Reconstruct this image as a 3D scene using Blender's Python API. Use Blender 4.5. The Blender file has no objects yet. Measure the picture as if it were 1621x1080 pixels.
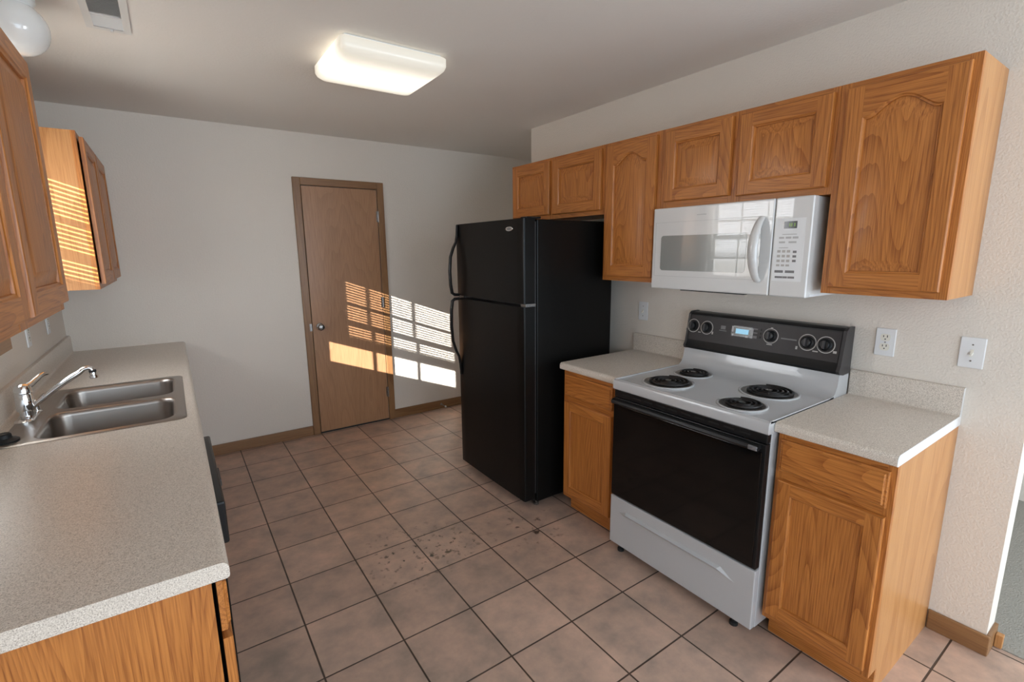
import bpy, bmesh, math, random
from mathutils import Vector, Matrix
random.seed(3)
S = bpy.context.scene
COL = S.collection

# ------------------------------------------------------------------ camera, world, light, exposure
H, YB, XL = 2.4475, 3.7423, -2.9916          # ceiling height, back wall, left wall (right wall is x = 0)
CT = 0.908                                   # counter height
cam_d = bpy.data.cameras.new('camera')
cam = bpy.data.objects.new('camera', cam_d); COL.objects.link(cam)
yaw, pitch, roll, fpx = 0.6068, -0.1844, -0.0092, 770.33
fw = Vector((math.sin(yaw)*math.cos(pitch), math.cos(yaw)*math.cos(pitch), math.sin(pitch)))
rt = fw.cross(Vector((0, 0, 1))).normalized(); up = rt.cross(fw)
r2 = rt*math.cos(roll) + up*math.sin(roll); u2 = up*math.cos(roll) - rt*math.sin(roll)
cam.matrix_world = Matrix(((r2.x, u2.x, -fw.x, -2.3914), (r2.y, u2.y, -fw.y, -0.4724), (r2.z, u2.z, -fw.z, 1.5363), (0, 0, 0, 1)))
cam_d.sensor_fit = 'HORIZONTAL'; cam_d.sensor_width = 36; cam_d.lens = 36*fpx/1621; cam_d.clip_start = .02
S.camera = cam

S.view_settings.view_transform = 'Standard'
S.view_settings.look = 'None'
S.view_settings.exposure = 0.12
S.view_settings.gamma = 1.0

W = bpy.data.worlds.new('sky'); S.world = W; W.use_nodes = True
wn = W.node_tree; bg = wn.nodes['Background']
tc = wn.nodes.new('ShaderNodeTexCoord'); sx = wn.nodes.new('ShaderNodeSeparateXYZ')
cr = wn.nodes.new('ShaderNodeValToRGB'); mr = wn.nodes.new('ShaderNodeMapRange')
wn.links.new(tc.outputs['Generated'], sx.inputs[0]); wn.links.new(sx.outputs['Z'], mr.inputs['Value'])
mr.inputs['From Min'].default_value = -.3; mr.inputs['From Max'].default_value = .7
e = cr.color_ramp.elements
e[0].position = 0; e[0].color = (.52, .49, .45, 1); e[1].position = 1; e[1].color = (.80, .88, 1, 1)
k = e.new(.27); k.color = (.55, .53, .50, 1); k = e.new(.30); k.color = (.95, .97, 1, 1)
wn.links.new(mr.outputs[0], cr.inputs[0]); wn.links.new(cr.outputs[0], bg.inputs[0])
bg.inputs[1].default_value = 12

def light(name, typ, loc, d, energy, color, sx_=None, sy_=None):
    l = bpy.data.lights.new(name, typ); o = bpy.data.objects.new(name, l); COL.objects.link(o)
    o.location = loc; o.rotation_euler = Vector(d).to_track_quat('-Z', 'Y').to_euler()
    l.energy = energy; l.color = color
    if typ == 'AREA': l.shape = 'RECTANGLE'; l.size = sx_; l.size_y = sy_
    return o
sun = light('sun', 'SUN', (-6, 0, 4), (1.53, 1.0, -.566), 23.0, (1, .97, .92)); sun.data.angle = .0045
# daylight through the two blind-covered windows behind the camera
light('dining_window_daylight', 'AREA', (-1.45, -3.28, 1.35), (0, 1, .03), 64, (.70, .85, 1), 2.3, 1.9)
light('added_side_daylight', 'AREA', (XL+.12, -1.75, 1.15), (1, .25, .05), 24, (.66, .83, 1), 1.5, 1.9)  # extra lamp at an unseen patio door, both added to brighten from the left
light('living_window_daylight', 'AREA', (.95, -3.28, 1.35), (0, 1, -.05), 75, (.74, .87, 1), 1.2, 1.5)

# ------------------------------------------------------------------ materials
def nt(name):
    m = bpy.data.materials.new(name); m.use_nodes = True
    n = m.node_tree; return m, n, n.nodes['Principled BSDF']
def N(n, t, **kw):
    x = n.nodes.new('ShaderNode' + t)
    for a, v in kw.items(): setattr(x, a, v)
    return x
def plain(name, c, rough=.5, metal=0, spec=.5, bump=0, bscale=200, coat=0):
    m, n, b = nt(name)
    b.inputs['Base Color'].default_value = (*c, 1); b.inputs['Roughness'].default_value = rough
    b.inputs['Metallic'].default_value = metal; b.inputs['Specular IOR Level'].default_value = spec
    b.inputs['Coat Weight'].default_value = coat; b.inputs['Coat Roughness'].default_value = .015
    tcn = N(n, 'TexCoord'); no = N(n, 'TexNoise'); no.inputs['Scale'].default_value = bscale; no.inputs['Detail'].default_value = 2
    n.links.new(tcn.outputs['Object'], no.inputs['Vector'])
    if bump:
        bu = N(n, 'Bump'); bu.inputs['Strength'].default_value = bump; bu.inputs['Distance'].default_value = .004
        n.links.new(no.outputs['Fac'], bu.inputs['Height']); n.links.new(bu.outputs[0], b.inputs['Normal'])
    else:
        mm = N(n, 'MapRange'); mm.inputs['To Min'].default_value = max(0, rough-.03); mm.inputs['To Max'].default_value = min(1, rough+.03)
        n.links.new(no.outputs['Fac'], mm.inputs['Value']); n.links.new(mm.outputs[0], b.inputs['Roughness'])
    return m
def emit(name, c, s, base=(1, 1, 1)):
    m, n, b = nt(name)
    b.inputs['Base Color'].default_value = (*base, 1); b.inputs['Emission Color'].default_value = (*c, 1)
    b.inputs['Emission Strength'].default_value = s; b.inputs['Roughness'].default_value = .3
    return m
def oak(name, axis, light_c, dark_c, rings=52, rough=.38, coat=.08, ringw=.5):
    m, n, b = nt(name)
    tcn = N(n, 'TexCoord'); oi = N(n, 'ObjectInfo')
    mul = N(n, 'VectorMath', operation='SCALE'); mul.inputs['Scale'].default_value = 7.3
    cmb = N(n, 'CombineXYZ')
    for i in range(3): n.links.new(oi.outputs['Random'], cmb.inputs[i])
    n.links.new(cmb.outputs[0], mul.inputs[0])
    add = N(n, 'VectorMath', operation='ADD')
    n.links.new(tcn.outputs['Object'], add.inputs[0]); n.links.new(mul.outputs[0], add.inputs[1])
    def mapped(across, along):
        mp = N(n, 'Mapping'); s = [across]*3; s['xyz'.index(axis)] = along
        mp.inputs['Scale'].default_value = s; n.links.new(add.outputs[0], mp.inputs['Vector']); return mp
    n1 = N(n, 'TexNoise'); n1.inputs['Scale'].default_value = 1; n1.inputs['Detail'].default_value = .6; n1.inputs['Roughness'].default_value = .4
    n.links.new(mapped(4.6, .42).outputs[0], n1.inputs['Vector'])
    m1 = N(n, 'Math', operation='MULTIPLY'); m1.inputs[1].default_value = rings; n.links.new(n1.outputs['Fac'], m1.inputs[0])
    fr = N(n, 'Math', operation='FRACT'); n.links.new(m1.outputs[0], fr.inputs[0])
    pw = N(n, 'Math', operation='POWER'); pw.inputs[1].default_value = 2.2; n.links.new(fr.outputs[0], pw.inputs[0])
    n2 = N(n, 'TexNoise'); n2.inputs['Scale'].default_value = 1; n2.inputs['Detail'].default_value = 3
    n.links.new(mapped(260, 7).outputs[0], n2.inputs['Vector'])
    m2 = N(n, 'MapRange'); m2.inputs['From Min'].default_value = .42; m2.inputs['From Max'].default_value = .72
    n.links.new(n2.outputs['Fac'], m2.inputs['Value'])
    mu = N(n, 'Math', operation='MULTIPLY'); mu.inputs[1].default_value = ringw; n.links.new(pw.outputs[0], mu.inputs[0])
    ma = N(n, 'Math', operation='MULTIPLY_ADD'); ma.inputs[1].default_value = .68
    n.links.new(m2.outputs[0], ma.inputs[0]); n.links.new(mu.outputs[0], ma.inputs[2])
    n3 = N(n, 'TexNoise'); n3.inputs['Scale'].default_value = 1; n.links.new(mapped(9, 1.2).outputs[0], n3.inputs['Vector'])
    m3 = N(n, 'Math', operation='MULTIPLY_ADD'); m3.inputs[1].default_value = .5; m3.inputs[2].default_value = -.25; n.links.new(n3.outputs['Fac'], m3.inputs[0])
    m4 = N(n, 'Math', operation='ADD'); m4.use_clamp = True; n.links.new(ma.outputs[0], m4.inputs[0]); n.links.new(m3.outputs[0], m4.inputs[1])
    mx = N(n, 'Mix', data_type='RGBA'); mx.inputs[6].default_value = (*light_c, 1); mx.inputs[7].default_value = (*dark_c, 1)
    n.links.new(m4.outputs[0], mx.inputs[0]); n.links.new(mx.outputs[2], b.inputs['Base Color'])
    b.inputs['Roughness'].default_value = rough; b.inputs['Coat Weight'].default_value = coat; b.inputs['Coat Roughness'].default_value = .22
    bu = N(n, 'Bump'); bu.inputs['Strength'].default_value = .12; bu.inputs['Distance'].default_value = .001
    n.links.new(m2.outputs[0], bu.inputs['Height']); n.links.new(bu.outputs[0], b.inputs['Normal'])
    return m
OL, OD = (.55, .205, .044), (.26, .072, .011)
M = {}
M['oak_z'] = oak('oak_upright_grain', 'z', OL, OD)
M['oak_y'] = oak('oak_level_grain', 'y', OL, OD)
M['oak_x'] = oak('oak_cross_grain', 'x', OL, OD)
M['ply_z'] = oak('oak_veneer_side', 'z', (.55, .265, .095), (.38, .15, .042), rings=9, ringw=.45)
DL, DD = (.42, .220, .110), (.29, .142, .066)
M['door_z'] = oak('door_veneer', 'z', DL, DD, ringw=.3, rings=24, rough=.4, coat=.1)
TL, TD = (.29, .148, .060), (.19, .088, .034)
M['trim_z'] = oak('brown_trim_upright', 'z', TL, TD, rings=6, rough=.4)
M['trim_x'] = oak('brown_trim_level', 'x', TL, TD, rings=6, rough=.4)
M['trim_y'] = oak('brown_trim_deep', 'y', TL, TD, rings=6, rough=.4)
M['wall'] = plain('wall_orange_peel_paint', (.765, .695, .615), .75, spec=.3, bump=.55, bscale=130)
M['ceil'] = plain('ceiling_paint', (.84, .80, .745), .85, spec=.2, bump=.25, bscale=90)
M['white_gloss'] = plain('white_enamel', (.52, .52, .525), .18, coat=.4)
M['white_micro'] = plain('white_microwave_plastic', (.70, .69, .675), .3, coat=.9)
M['white_plastic'] = plain('white_plastic', (.80, .80, .80), .35)
M['ivory'] = plain('ivory_plastic', (.82, .79, .70), .35)
M['white_paint'] = plain('white_frame_vinyl', (.82, .82, .80), .4)
M['slat'] = plain('blind_slat', (.80, .79, .76), .5)
m, n, b = nt('blind_slat'); out = n.nodes['Material Output']; b.inputs['Base Color'].default_value = (.80, .79, .76, 1)
tl = N(n, 'BsdfTranslucent'); tl.inputs[0].default_value = (.80, .79, .74, 1); mi = N(n, 'MixShader'); mi.inputs[0].default_value = .35
n.links.new(b.outputs[0], mi.inputs[1]); n.links.new(tl.outputs[0], mi.inputs[2]); n.links.new(mi.outputs[0], out.inputs[0]); M['slat'] = m
M['black_gloss'] = plain('black_appliance_enamel', (.0065, .006, .0055), .30, spec=.16, bump=.05, bscale=500)
M['black_glass'] = plain('black_oven_glass', (.006, .005, .0045), .07, spec=.3)
M['black_plastic'] = plain('black_plastic', (.010, .010, .0105), .32, spec=.3)
M['dark_plastic'] = plain('dark_grey_plastic', (.035, .033, .034), .4)
M['handle_grey'] = plain('light_grey_plastic', (.16, .155, .16), .35)
M['endcap'] = plain('pale_laminate_edge', (.74, .73, .71), .35)
M['panel_grey'] = plain('control_panel_charcoal', (.030, .025, .025), .36, spec=.3)
M['rubber'] = plain('black_rubber_and_shade', (.012, .012, .012), .6)
M['coil'] = plain('dark_coil_metal', (.03, .028, .028), .34, metal=.7)
M['chrome'] = plain('chrome', (.78, .79, .80), .09, metal=1)
M['dull_chrome'] = plain('soiled_drip_pan', (.17, .155, .14), .28, metal=.85)
M['nickel'] = plain('satin_nickel', (.30, .285, .27), .28, metal=1)
M['ring_grey'] = plain('printed_grey', (.48, .45, .42), .5)
M['print_dim'] = plain('printed_dim_grey', (.20, .19, .19), .5)
M['key_grey'] = plain('printed_key_grey', (.50, .49, .48), .5)
M['lcd'] = emit('clock_display', (.28, .62, .85), .55, (.2, .4, .5))
M['lcd_green'] = emit('green_digits', (.20, .34, .06), .5, (.1, .15, .05))
M['lcd_off'] = plain('display_window', (.015, .016, .018), .1)
M['diffuser'] = emit('lamp_diffuser', (1, .91, .76), .8, (.55, .53, .47))
n = M['diffuser'].node_tree; b = n.nodes['Principled BSDF']     # two tubes glow through the plastic
tcn = N(n, 'TexCoord'); sp_ = N(n, 'SeparateXYZ'); n.links.new(tcn.outputs['Object'], sp_.inputs[0])
ab = N(n, 'Math', operation='ABSOLUTE'); n.links.new(sp_.outputs['Y'], ab.inputs[0])
mm = N(n, 'MapRange', interpolation_type='SMOOTHSTEP'); mm.inputs['From Min'].default_value = .23; mm.inputs['From Max'].default_value = .05; mm.inputs['To Min'].default_value = .42; mm.inputs['To Max'].default_value = 1.25
n.links.new(ab.outputs[0], mm.inputs['Value']); n.links.new(mm.outputs[0], b.inputs['Emission Strength'])
M['globe'] = plain('opal_glass', (.86, .86, .84), .12, coat=.4)
M['vent_dark'] = plain('vent_shadow_gap', (.30, .28, .26), .6)
M['vent_white'] = plain('vent_enamel', (.74, .73, .70), .5)
M['carpet'] = plain('grey_carpet', (.32, .30, .265), .95, spec=.1, bump=1, bscale=160)
M['microglass'] = plain('microwave_window', (.26, .27, .26), .2, coat=1)
# thin window glass: mostly clear with a weak mirror
m, n, b = nt('window_glass'); out = n.nodes['Material Output']
tr = N(n, 'BsdfTransparent'); gl = N(n, 'BsdfGlossy'); gl.inputs['Roughness'].default_value = .02; mi = N(n, 'MixShader'); mi.inputs[0].default_value = .06
n.links.new(tr.outputs[0], mi.inputs[1]); n.links.new(gl.outputs[0], mi.inputs[2]); n.links.new(mi.outputs[0], out.inputs[0]); M['glass'] = m
# stainless, brushed along y
m, n, b = nt('brushed_stainless'); b.inputs['Metallic'].default_value = 1; b.inputs['Base Color'].default_value = (.37, .335, .305, 1)
tcn = N(n, 'TexCoord'); mp = N(n, 'Mapping'); mp.inputs['Scale'].default_value = (600, 14, 600); no = N(n, 'TexNoise'); no.inputs['Scale'].default_value = 1
mm = N(n, 'MapRange'); mm.inputs['To Min'].default_value = .24; mm.inputs['To Max'].default_value = .38
n.links.new(tcn.outputs['Object'], mp.inputs[0]); n.links.new(mp.outputs[0], no.inputs['Vector']); n.links.new(no.outputs['Fac'], mm.inputs['Value']); n.links.new(mm.outputs[0], b.inputs['Roughness'])
M['steel'] = m
# speckled laminate
m, n, b = nt('speckled_laminate')
tcn = N(n, 'TexCoord'); n1 = N(n, 'TexNoise'); n1.inputs['Scale'].default_value = 430; n1.inputs['Detail'].default_value = 3
n2 = N(n, 'TexNoise'); n2.inputs['Scale'].default_value = 150; n2.inputs['Detail'].default_value = 4
r1 = N(n, 'ValToRGB'); e = r1.color_ramp.elements
e[0].position = .33; e[0].color = (.36, .30, .25, 1); e[1].position = .66; e[1].color = (.87, .80, .72, 1)
k = e.new(.44); k.color = (.65, .575, .495, 1); k = e.new(.56); k.color = (.73, .65, .565, 1)
n.links.new(tcn.outputs['Object'], n1.inputs['Vector']); n.links.new(tcn.outputs['Object'], n2.inputs['Vector'])
n.links.new(n1.outputs['Fac'], r1.inputs[0])
mx = N(n, 'Mix', data_type='RGBA', blend_type='MULTIPLY'); mx.inputs[0].default_value = .5
r2_ = N(n, 'ValToRGB'); r2_.color_ramp.elements[0].position = .3; r2_.color_ramp.elements[0].color = (.8, .78, .76, 1); r2_.color_ramp.elements[1].position = .6
n.links.new(n2.outputs['Fac'], r2_.inputs[0]); n.links.new(r1.outputs[0], mx.inputs[6]); n.links.new(r2_.outputs[0], mx.inputs[7])
n.links.new(mx.outputs[2], b.inputs['Base Color']); b.inputs['Roughness'].default_value = .30
M['laminate'] = m
# floor tiles
m, n, b = nt('ceramic_floor_tile')
tcn = N(n, 'TexCoord'); mp = N(n, 'Mapping'); TX, TY = .3075, .3155
mp.inputs['Location'].default_value = (2.093+TX*40, -1.180+TY*40, 0)
br = N(n, 'TexBrick'); br.offset = 0; br.squash = 1
br.inputs['Scale'].default_value = 1; br.inputs['Brick Width'].default_value = TX; br.inputs['Row Height'].default_value = TY
br.inputs['Mortar Size'].default_value = .0038; br.inputs['Mortar Smooth'].default_value = .25; br.inputs['Bias'].default_value = 0
br.inputs['Color1'].default_value = (.60, .435, .350, 1); br.inputs['Color2'].default_value = (.51, .372, .302, 1); br.inputs['Mortar'].default_value = (.085, .058, .042, 1)
n.links.new(tcn.outputs['Object'], mp.inputs[0]); n.links.new(mp.outputs[0], br.inputs['Vector'])
na = N(n, 'TexNoise'); na.inputs['Scale'].default_value = 7; na.inputs['Detail'].default_value = 6; na.inputs['Roughness'].default_value = .62
n.links.new(tcn.outputs['Object'], na.inputs['Vector'])
ra = N(n, 'ValToRGB'); ra.color_ramp.elements[0].position = .3; ra.color_ramp.elements[0].color = (.60, .62, .62, 1)
ra.color_ramp.elements[1].position = .72; ra.color_ramp.elements[1].color = (1.12, 1.02, .96, 1)
n.links.new(na.outputs['Fac'], ra.inputs[0])
mx = N(n, 'Mix', data_type='RGBA', blend_type='MULTIPLY'); mx.inputs[0].default_value = 1
n.links.new(br.outputs['Color'], mx.inputs[6]); n.links.new(ra.outputs[0], mx.inputs[7])
# dried spots of dirt scattered around one place on the floor
geo = N(n, 'Mapping'); n.links.new(tcn.outputs['Object'], geo.inputs[0])
prev = mx.outputs[2]
def dirt(cx, cy, rad, scale, lo, hi, col, prev, seed):
    d = N(n, 'VectorMath', operation='DISTANCE'); d.inputs[1].default_value = (cx, cy, 0); n.links.new(tcn.outputs['Object'], d.inputs[0])
    fall = N(n, 'MapRange'); fall.inputs['From Min'].default_value = rad; fall.inputs['From Max'].default_value = rad*.3; n.links.new(d.outputs['Value'], fall.inputs['Value'])
    no = N(n, 'TexNoise', noise_dimensions='4D'); no.inputs['W'].default_value = seed; no.inputs['Scale'].default_value = scale; no.inputs['Detail'].default_value = 3; n.links.new(tcn.outputs['Object'], no.inputs['Vector'])
    th = N(n, 'MapRange'); th.inputs['From Min'].default_value = lo; th.inputs['From Max'].default_value = hi; n.links.new(no.outputs['Fac'], th.inputs['Value'])
    mu = N(n, 'Math', operation='MULTIPLY'); n.links.new(fall.outputs[0], mu.inputs[0]); n.links.new(th.outputs[0], mu.inputs[1])
    x = N(n, 'Mix', data_type='RGBA'); x.inputs[7].default_value = (*col, 1); n.links.new(mu.outputs[0], x.inputs[0]); n.links.new(prev, x.inputs[6]); return x.outputs[2]
prev = dirt(-1.52, 1.70, .34, 30, .58, .66, (.07, .055, .04), prev, 1)
prev = dirt(-1.32, 1.66, .22, 26, .57, .64, (.10, .075, .045), prev, 4)
prev = dirt(-.90, 1.55, .30, 22, .58, .68, (.07, .04, .028), prev, 9)
prev = dirt(-1.2, 2.2, 1.1, 20, .71, .75, (.05, .03, .02), prev, 2)
n.links.new(prev, b.inputs['Base Color'])
rr = N(n, 'MapRange'); rr.inputs['To Min'].default_value = .34; rr.inputs['To Max'].default_value = .55; n.links.new(na.outputs['Fac'], rr.inputs['Value']); n.links.new(rr.outputs[0], b.inputs['Roughness'])
inv = N(n, 'Math', operation='MULTIPLY_ADD'); inv.inputs[1].default_value = -1; inv.inputs[2].default_value = 1; n.links.new(br.outputs['Fac'], inv.inputs[0])
ad = N(n, 'Math', operation='MULTIPLY_ADD'); ad.inputs[1].default_value = .12; n.links.new(na.outputs['Fac'], ad.inputs[0]); n.links.new(inv.outputs[0], ad.inputs[2])
bu = N(n, 'Bump'); bu.inputs['Strength'].default_value = .7; bu.inputs['Distance'].default_value = .004; n.links.new(ad.outputs[0], bu.inputs['Height']); n.links.new(bu.outputs[0], b.inputs['Normal'])
M['tile'] = m

# ------------------------------------------------------------------ mesh helpers
def bx(bm, x0, x1, y0, y1, z0, z1, bev=0, seg=2, mi=0):
    if x0 > x1: x0, x1 = x1, x0
    if y0 > y1: y0, y1 = y1, y0
    v = [bm.verts.new((x, y, z)) for x in (x0, x1) for y in (y0, y1) for z in (z0, z1)]
    fs = [bm.faces.new([v[i] for i in q]) for q in ((0, 1, 3, 2), (4, 6, 7, 5), (0, 4, 5, 1), (2, 3, 7, 6), (0, 2, 6, 4), (1, 5, 7, 3))]
    for f in fs: f.material_index = mi
    if bev:
        es = list({e for f in fs for e in f.edges})
        r = bmesh.ops.bevel(bm, geom=es, offset=bev, segments=seg, affect='EDGES', profile=.5)
        for f in r['faces']: f.material_index = mi
def box(*a, **k):
    bm = bmesh.new(); bx(bm, *a, **k); return bm
def frame_of(d):
    d = Vector(d).normalized(); a = Vector((0, 0, 1)) if abs(d.z) < .9 else Vector((1, 0, 0))
    u = d.cross(a).normalized(); return u, d.cross(u).normalized()
def tube(bm, pts, rad, n=12, cap=True, flat=None):
    pts = [Vector(p) for p in pts]; rings = []
    if not isinstance(rad, (list, tuple)): rad = [rad]*len(pts)
    u = None
    for i, p in enumerate(pts):
        d = (pts[min(i+1, len(pts)-1)] - pts[max(i-1, 0)]).normalized()
        if u is None: u, w = frame_of(d)
        else:
            u = (u - d*u.dot(d)).normalized(); w = d.cross(u).normalized()
        fx, fy = flat if flat else (1, 1)
        rings.append([bm.verts.new(p + rad[i]*(u*math.cos(2*math.pi*k/n)*fx + w*math.sin(2*math.pi*k/n)*fy)) for k in range(n)])
    for a, b_ in zip(rings, rings[1:]):
        for k in range(n): bm.faces.new((a[k], a[(k+1) % n], b_[(k+1) % n], b_[k]))
    if cap: bm.faces.new(rings[0][::-1]); bm.faces.new(rings[-1])
def lathe(bm, c, axis, prof, n=24):
    """prof: list of (radius, distance along axis)"""
    c = Vector(c); d = Vector(axis).normalized(); u, w = frame_of(d); rings = []
    for r, h in prof:
        if r < 1e-6: rings.append([bm.verts.new(c + d*h)])
        else: rings.append([bm.verts.new(c + d*h + r*(u*math.cos(2*math.pi*k/n) + w*math.sin(2*math.pi*k/n))) for k in range(n)])
    for a, b_ in zip(rings, rings[1:]):
        for k in range(n):
            if len(a) == 1 and len(b_) == 1: continue
            if len(a) == 1: bm.faces.new((a[0], b_[(k+1) % n], b_[k]))
            elif len(b_) == 1: bm.faces.new((a[k], a[(k+1) % n], b_[0]))
            else: bm.faces.new((a[k], a[(k+1) % n], b_[(k+1) % n], b_[k]))
    for r in (rings[0], rings[-1]):
        if len(r) > 2: bm.faces.new(r)
def L(*a, **k):
    bm = bmesh.new(); lathe(bm, *a, **k); return bm
def prism_y(bm, prof, y0, y1, caps=(True, True), mi=0):
    """closed profile of (x, z) points swept along y"""
    a = [bm.verts.new((x, y0, z)) for x, z in prof]; b_ = [bm.verts.new((x, y1, z)) for x, z in prof]; k = len(prof)
    for i in range(k): bm.faces.new((a[i], a[(i+1) % k], b_[(i+1) % k], b_[i]))
    if caps[0]: bm.faces.new(a[::-1])
    if caps[1]: bm.faces.new(b_)
def loops(bm, lps, close=True, cap0=False, cap1=False, mats=None):
    rs = [[bm.verts.new(p) for p in l] for l in lps]; k = len(rs[0])
    for j, (a, b_) in enumerate(zip(rs, rs[1:])):
        for i in range(k if close else k-1):
            try:
                f = bm.faces.new((a[i], a[(i+1) % k], b_[(i+1) % k], b_[i]))
                if mats: f.material_index = mats(j, i)
            except ValueError: pass
    if cap0: bm.faces.new(rs[0][::-1])
    if cap1: bm.faces.new(rs[-1])
    return rs
def rrect(cx, cy, hx, hy, r, n=6):
    p = []
    for qx, qy, a0 in ((1, 1, 0), (-1, 1, 90), (-1, -1, 180), (1, -1, 270)):
        for i in range(n+1):
            a = math.radians(a0 + 90*i/n); p.append((cx+qx*(hx-r)+r*math.cos(a), cy+qy*(hy-r)+r*math.sin(a)))
    return p
WORLD_OFF = {}
def off(o):
    return WORLD_OFF.get(o.name, Vector((0, 0, 0)))
def obj(name, bm, mat, parent=None, smooth=False, label=None, angle=35):
    """link a bmesh written in room coordinates as ONE mesh object"""
    bmesh.ops.recalc_face_normals(bm, faces=bm.faces[:])
    me = bpy.data.meshes.new(name); o_ = Vector((0, 0, 0))
    if parent is not None: o_ = off(parent)
    if o_.length: bmesh.ops.translate(bm, verts=bm.verts[:], vec=-o_)
    bm.to_mesh(me); bm.free()
    o = bpy.data.objects.new(name, me); COL.objects.link(o)
    for x in (mat if isinstance(mat, (list, tuple)) else [mat]): me.materials.append(M[x])
    if smooth:
        for p in me.polygons: p.use_smooth = True
        me.set_sharp_from_angle(angle=math.radians(angle))
    if parent is not None: o.parent = parent; WORLD_OFF[o.name] = o_
    if label: o['label'] = label
    return o
def rebase(o, loc):
    """give a single-mesh thing an origin at its own base"""
    loc = Vector(loc); o.data.transform(Matrix.Translation(-loc)); o.location = loc; WORLD_OFF[o.name] = loc; return o
def thing(name, label, cat, loc, group=None):
    o = bpy.data.objects.new(name, None); COL.objects.link(o); o.empty_display_size = .05
    o.location = loc; o['label'] = label; o['category'] = cat; WORLD_OFF[o.name] = Vector(loc)
    if group: o['group'] = group
    return o
def tag(o, label, cat, group=None):
    o['label'] = label; o['category'] = cat
    if group: o['group'] = group
    return o
def struct(o, label=None, cat=None):
    o['kind'] = 'structure'
    if label: o['label'] = label
    if cat: o['category'] = cat
    return o

# ------------------------------------------------------------------ the setting
FY, FX = -3.4, 1.72                          # wall behind the camera, far wall of the next room
YR0, YR1 = -.172, 2.688                      # ends of the right wall
def slab(name, mat, a, label, cat): return struct(obj(name, box(*a), mat), label, cat)
bm = box(XL-.14, .085, FY-.12, YB+.12, -.1, 0)
bx(bm, .085, FX+.12, .7, YB+.12, -.1, 0)
struct(obj('floor', bm, 'tile'), 'pinkish brown square ceramic tile floor with dark grout', 'floor')
slab('floor_carpet', 'carpet', (.085, FX+.12, FY-.12, .70, -.1, .004), 'grey carpet beyond the end of the right wall', 'floor')
slab('ceiling', 'ceil', (XL-.14, FX+.12, FY-.12, YB+.12, H, H+.1), 'plain off white ceiling', 'ceiling')
slab('wall_back', 'wall', (XL-.14, FX+.12, YB, YB+.12, 0, H), 'off white wall with the brown door', 'wall')
slab('wall_right', 'wall', (0, .115, YR0, YR1, 0, H), 'off white textured wall behind range and microwave', 'wall')
slab('wall_light_block', 'wall', (.115, 1.05, .70, .80, 0, H), 'unseen off white wall added to block light from the next room', 'wall')  # unseen wall, added to keep the living room lamp off the back wall
slab('wall_far', 'wall', (FX, FX+.12, FY, YB, 0, H), 'off white wall of the next room', 'wall')
# left wall with the window opening over the sink
WY0, WY1, WZ0, WZ1 = 1.785, 2.66, 1.21, 2.05
bm = box(XL-.14, XL, FY, WY0, 0, H); bx(bm, XL-.14, XL, WY1, YB, 0, H)
bx(bm, XL-.14, XL, WY0, WY1, 0, WZ0); bx(bm, XL-.14, XL, WY0, WY1, WZ1, H)
struct(obj('wall_left', bm, 'wall'), 'off white wall behind the sink', 'wall')
slab('wall_front', 'wall', (XL-.14, FX+.12, FY-.12, FY, 0, H), 'off white wall with blind covered windows', 'wall')
for i, (x0, x1, z0, z1) in enumerate(((-2.7, -.2, .25, 2.25), (.3, 1.6, .5, 2.2))):
    w = struct(bpy.data.objects.new('window_%d' % (i+2), None), 'white framed window with closed blind', 'window'); COL.objects.link(w); w.location = ((x0+x1)/2, FY, z0); WORLD_OFF[w.name] = Vector(w.location)
    bm = bmesh.new()
    for a in ((x0, x0+.06, z0, z1), (x1-.06, x1, z0, z1), (x0+.06, x1-.06, z0, z0+.06), (x0+.06, x1-.06, z1-.06, z1), ((x0+x1)/2-.03, (x0+x1)/2+.03, z0+.06, z1-.06)):
        bx(bm, a[0], a[1], FY, FY+.03, a[2], a[3])
    obj('window_frame', bm, 'white_paint', w)
    bm = bmesh.new()
    z = z0+.07
    while z < z1-.07:
        bx(bm, x0+.06, x1-.06, FY+.035, FY+.04, z, z+.047); z += .05
    obj('closed_blind', bm, 'slat', w)
w = struct(bpy.data.objects.new('door_2', None), 'unseen patio door with closed blind, added for the side light', 'door'); COL.objects.link(w); w.location = (XL, -1.75, 0); WORLD_OFF[w.name] = Vector(w.location)  # unseen door, put in to go with the added side lamp
bm = bmesh.new()
for a in ((-2.6, -2.54, 0, 2.1), (-.96, -.90, 0, 2.1), (-2.54, -.96, 2.04, 2.1), (-2.54, -.96, 0, .06), (-1.78, -1.72, .06, 2.04)): bx(bm, XL, XL+.03, *a)
obj('door_frame', bm, 'white_paint', w)
bm = bmesh.new(); z = .07
while z < 2.03: bx(bm, XL+.035, XL+.04, -2.54, -.96, z, z+.047); z += .05
obj('closed_blind', bm, 'white_paint', w)
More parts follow.
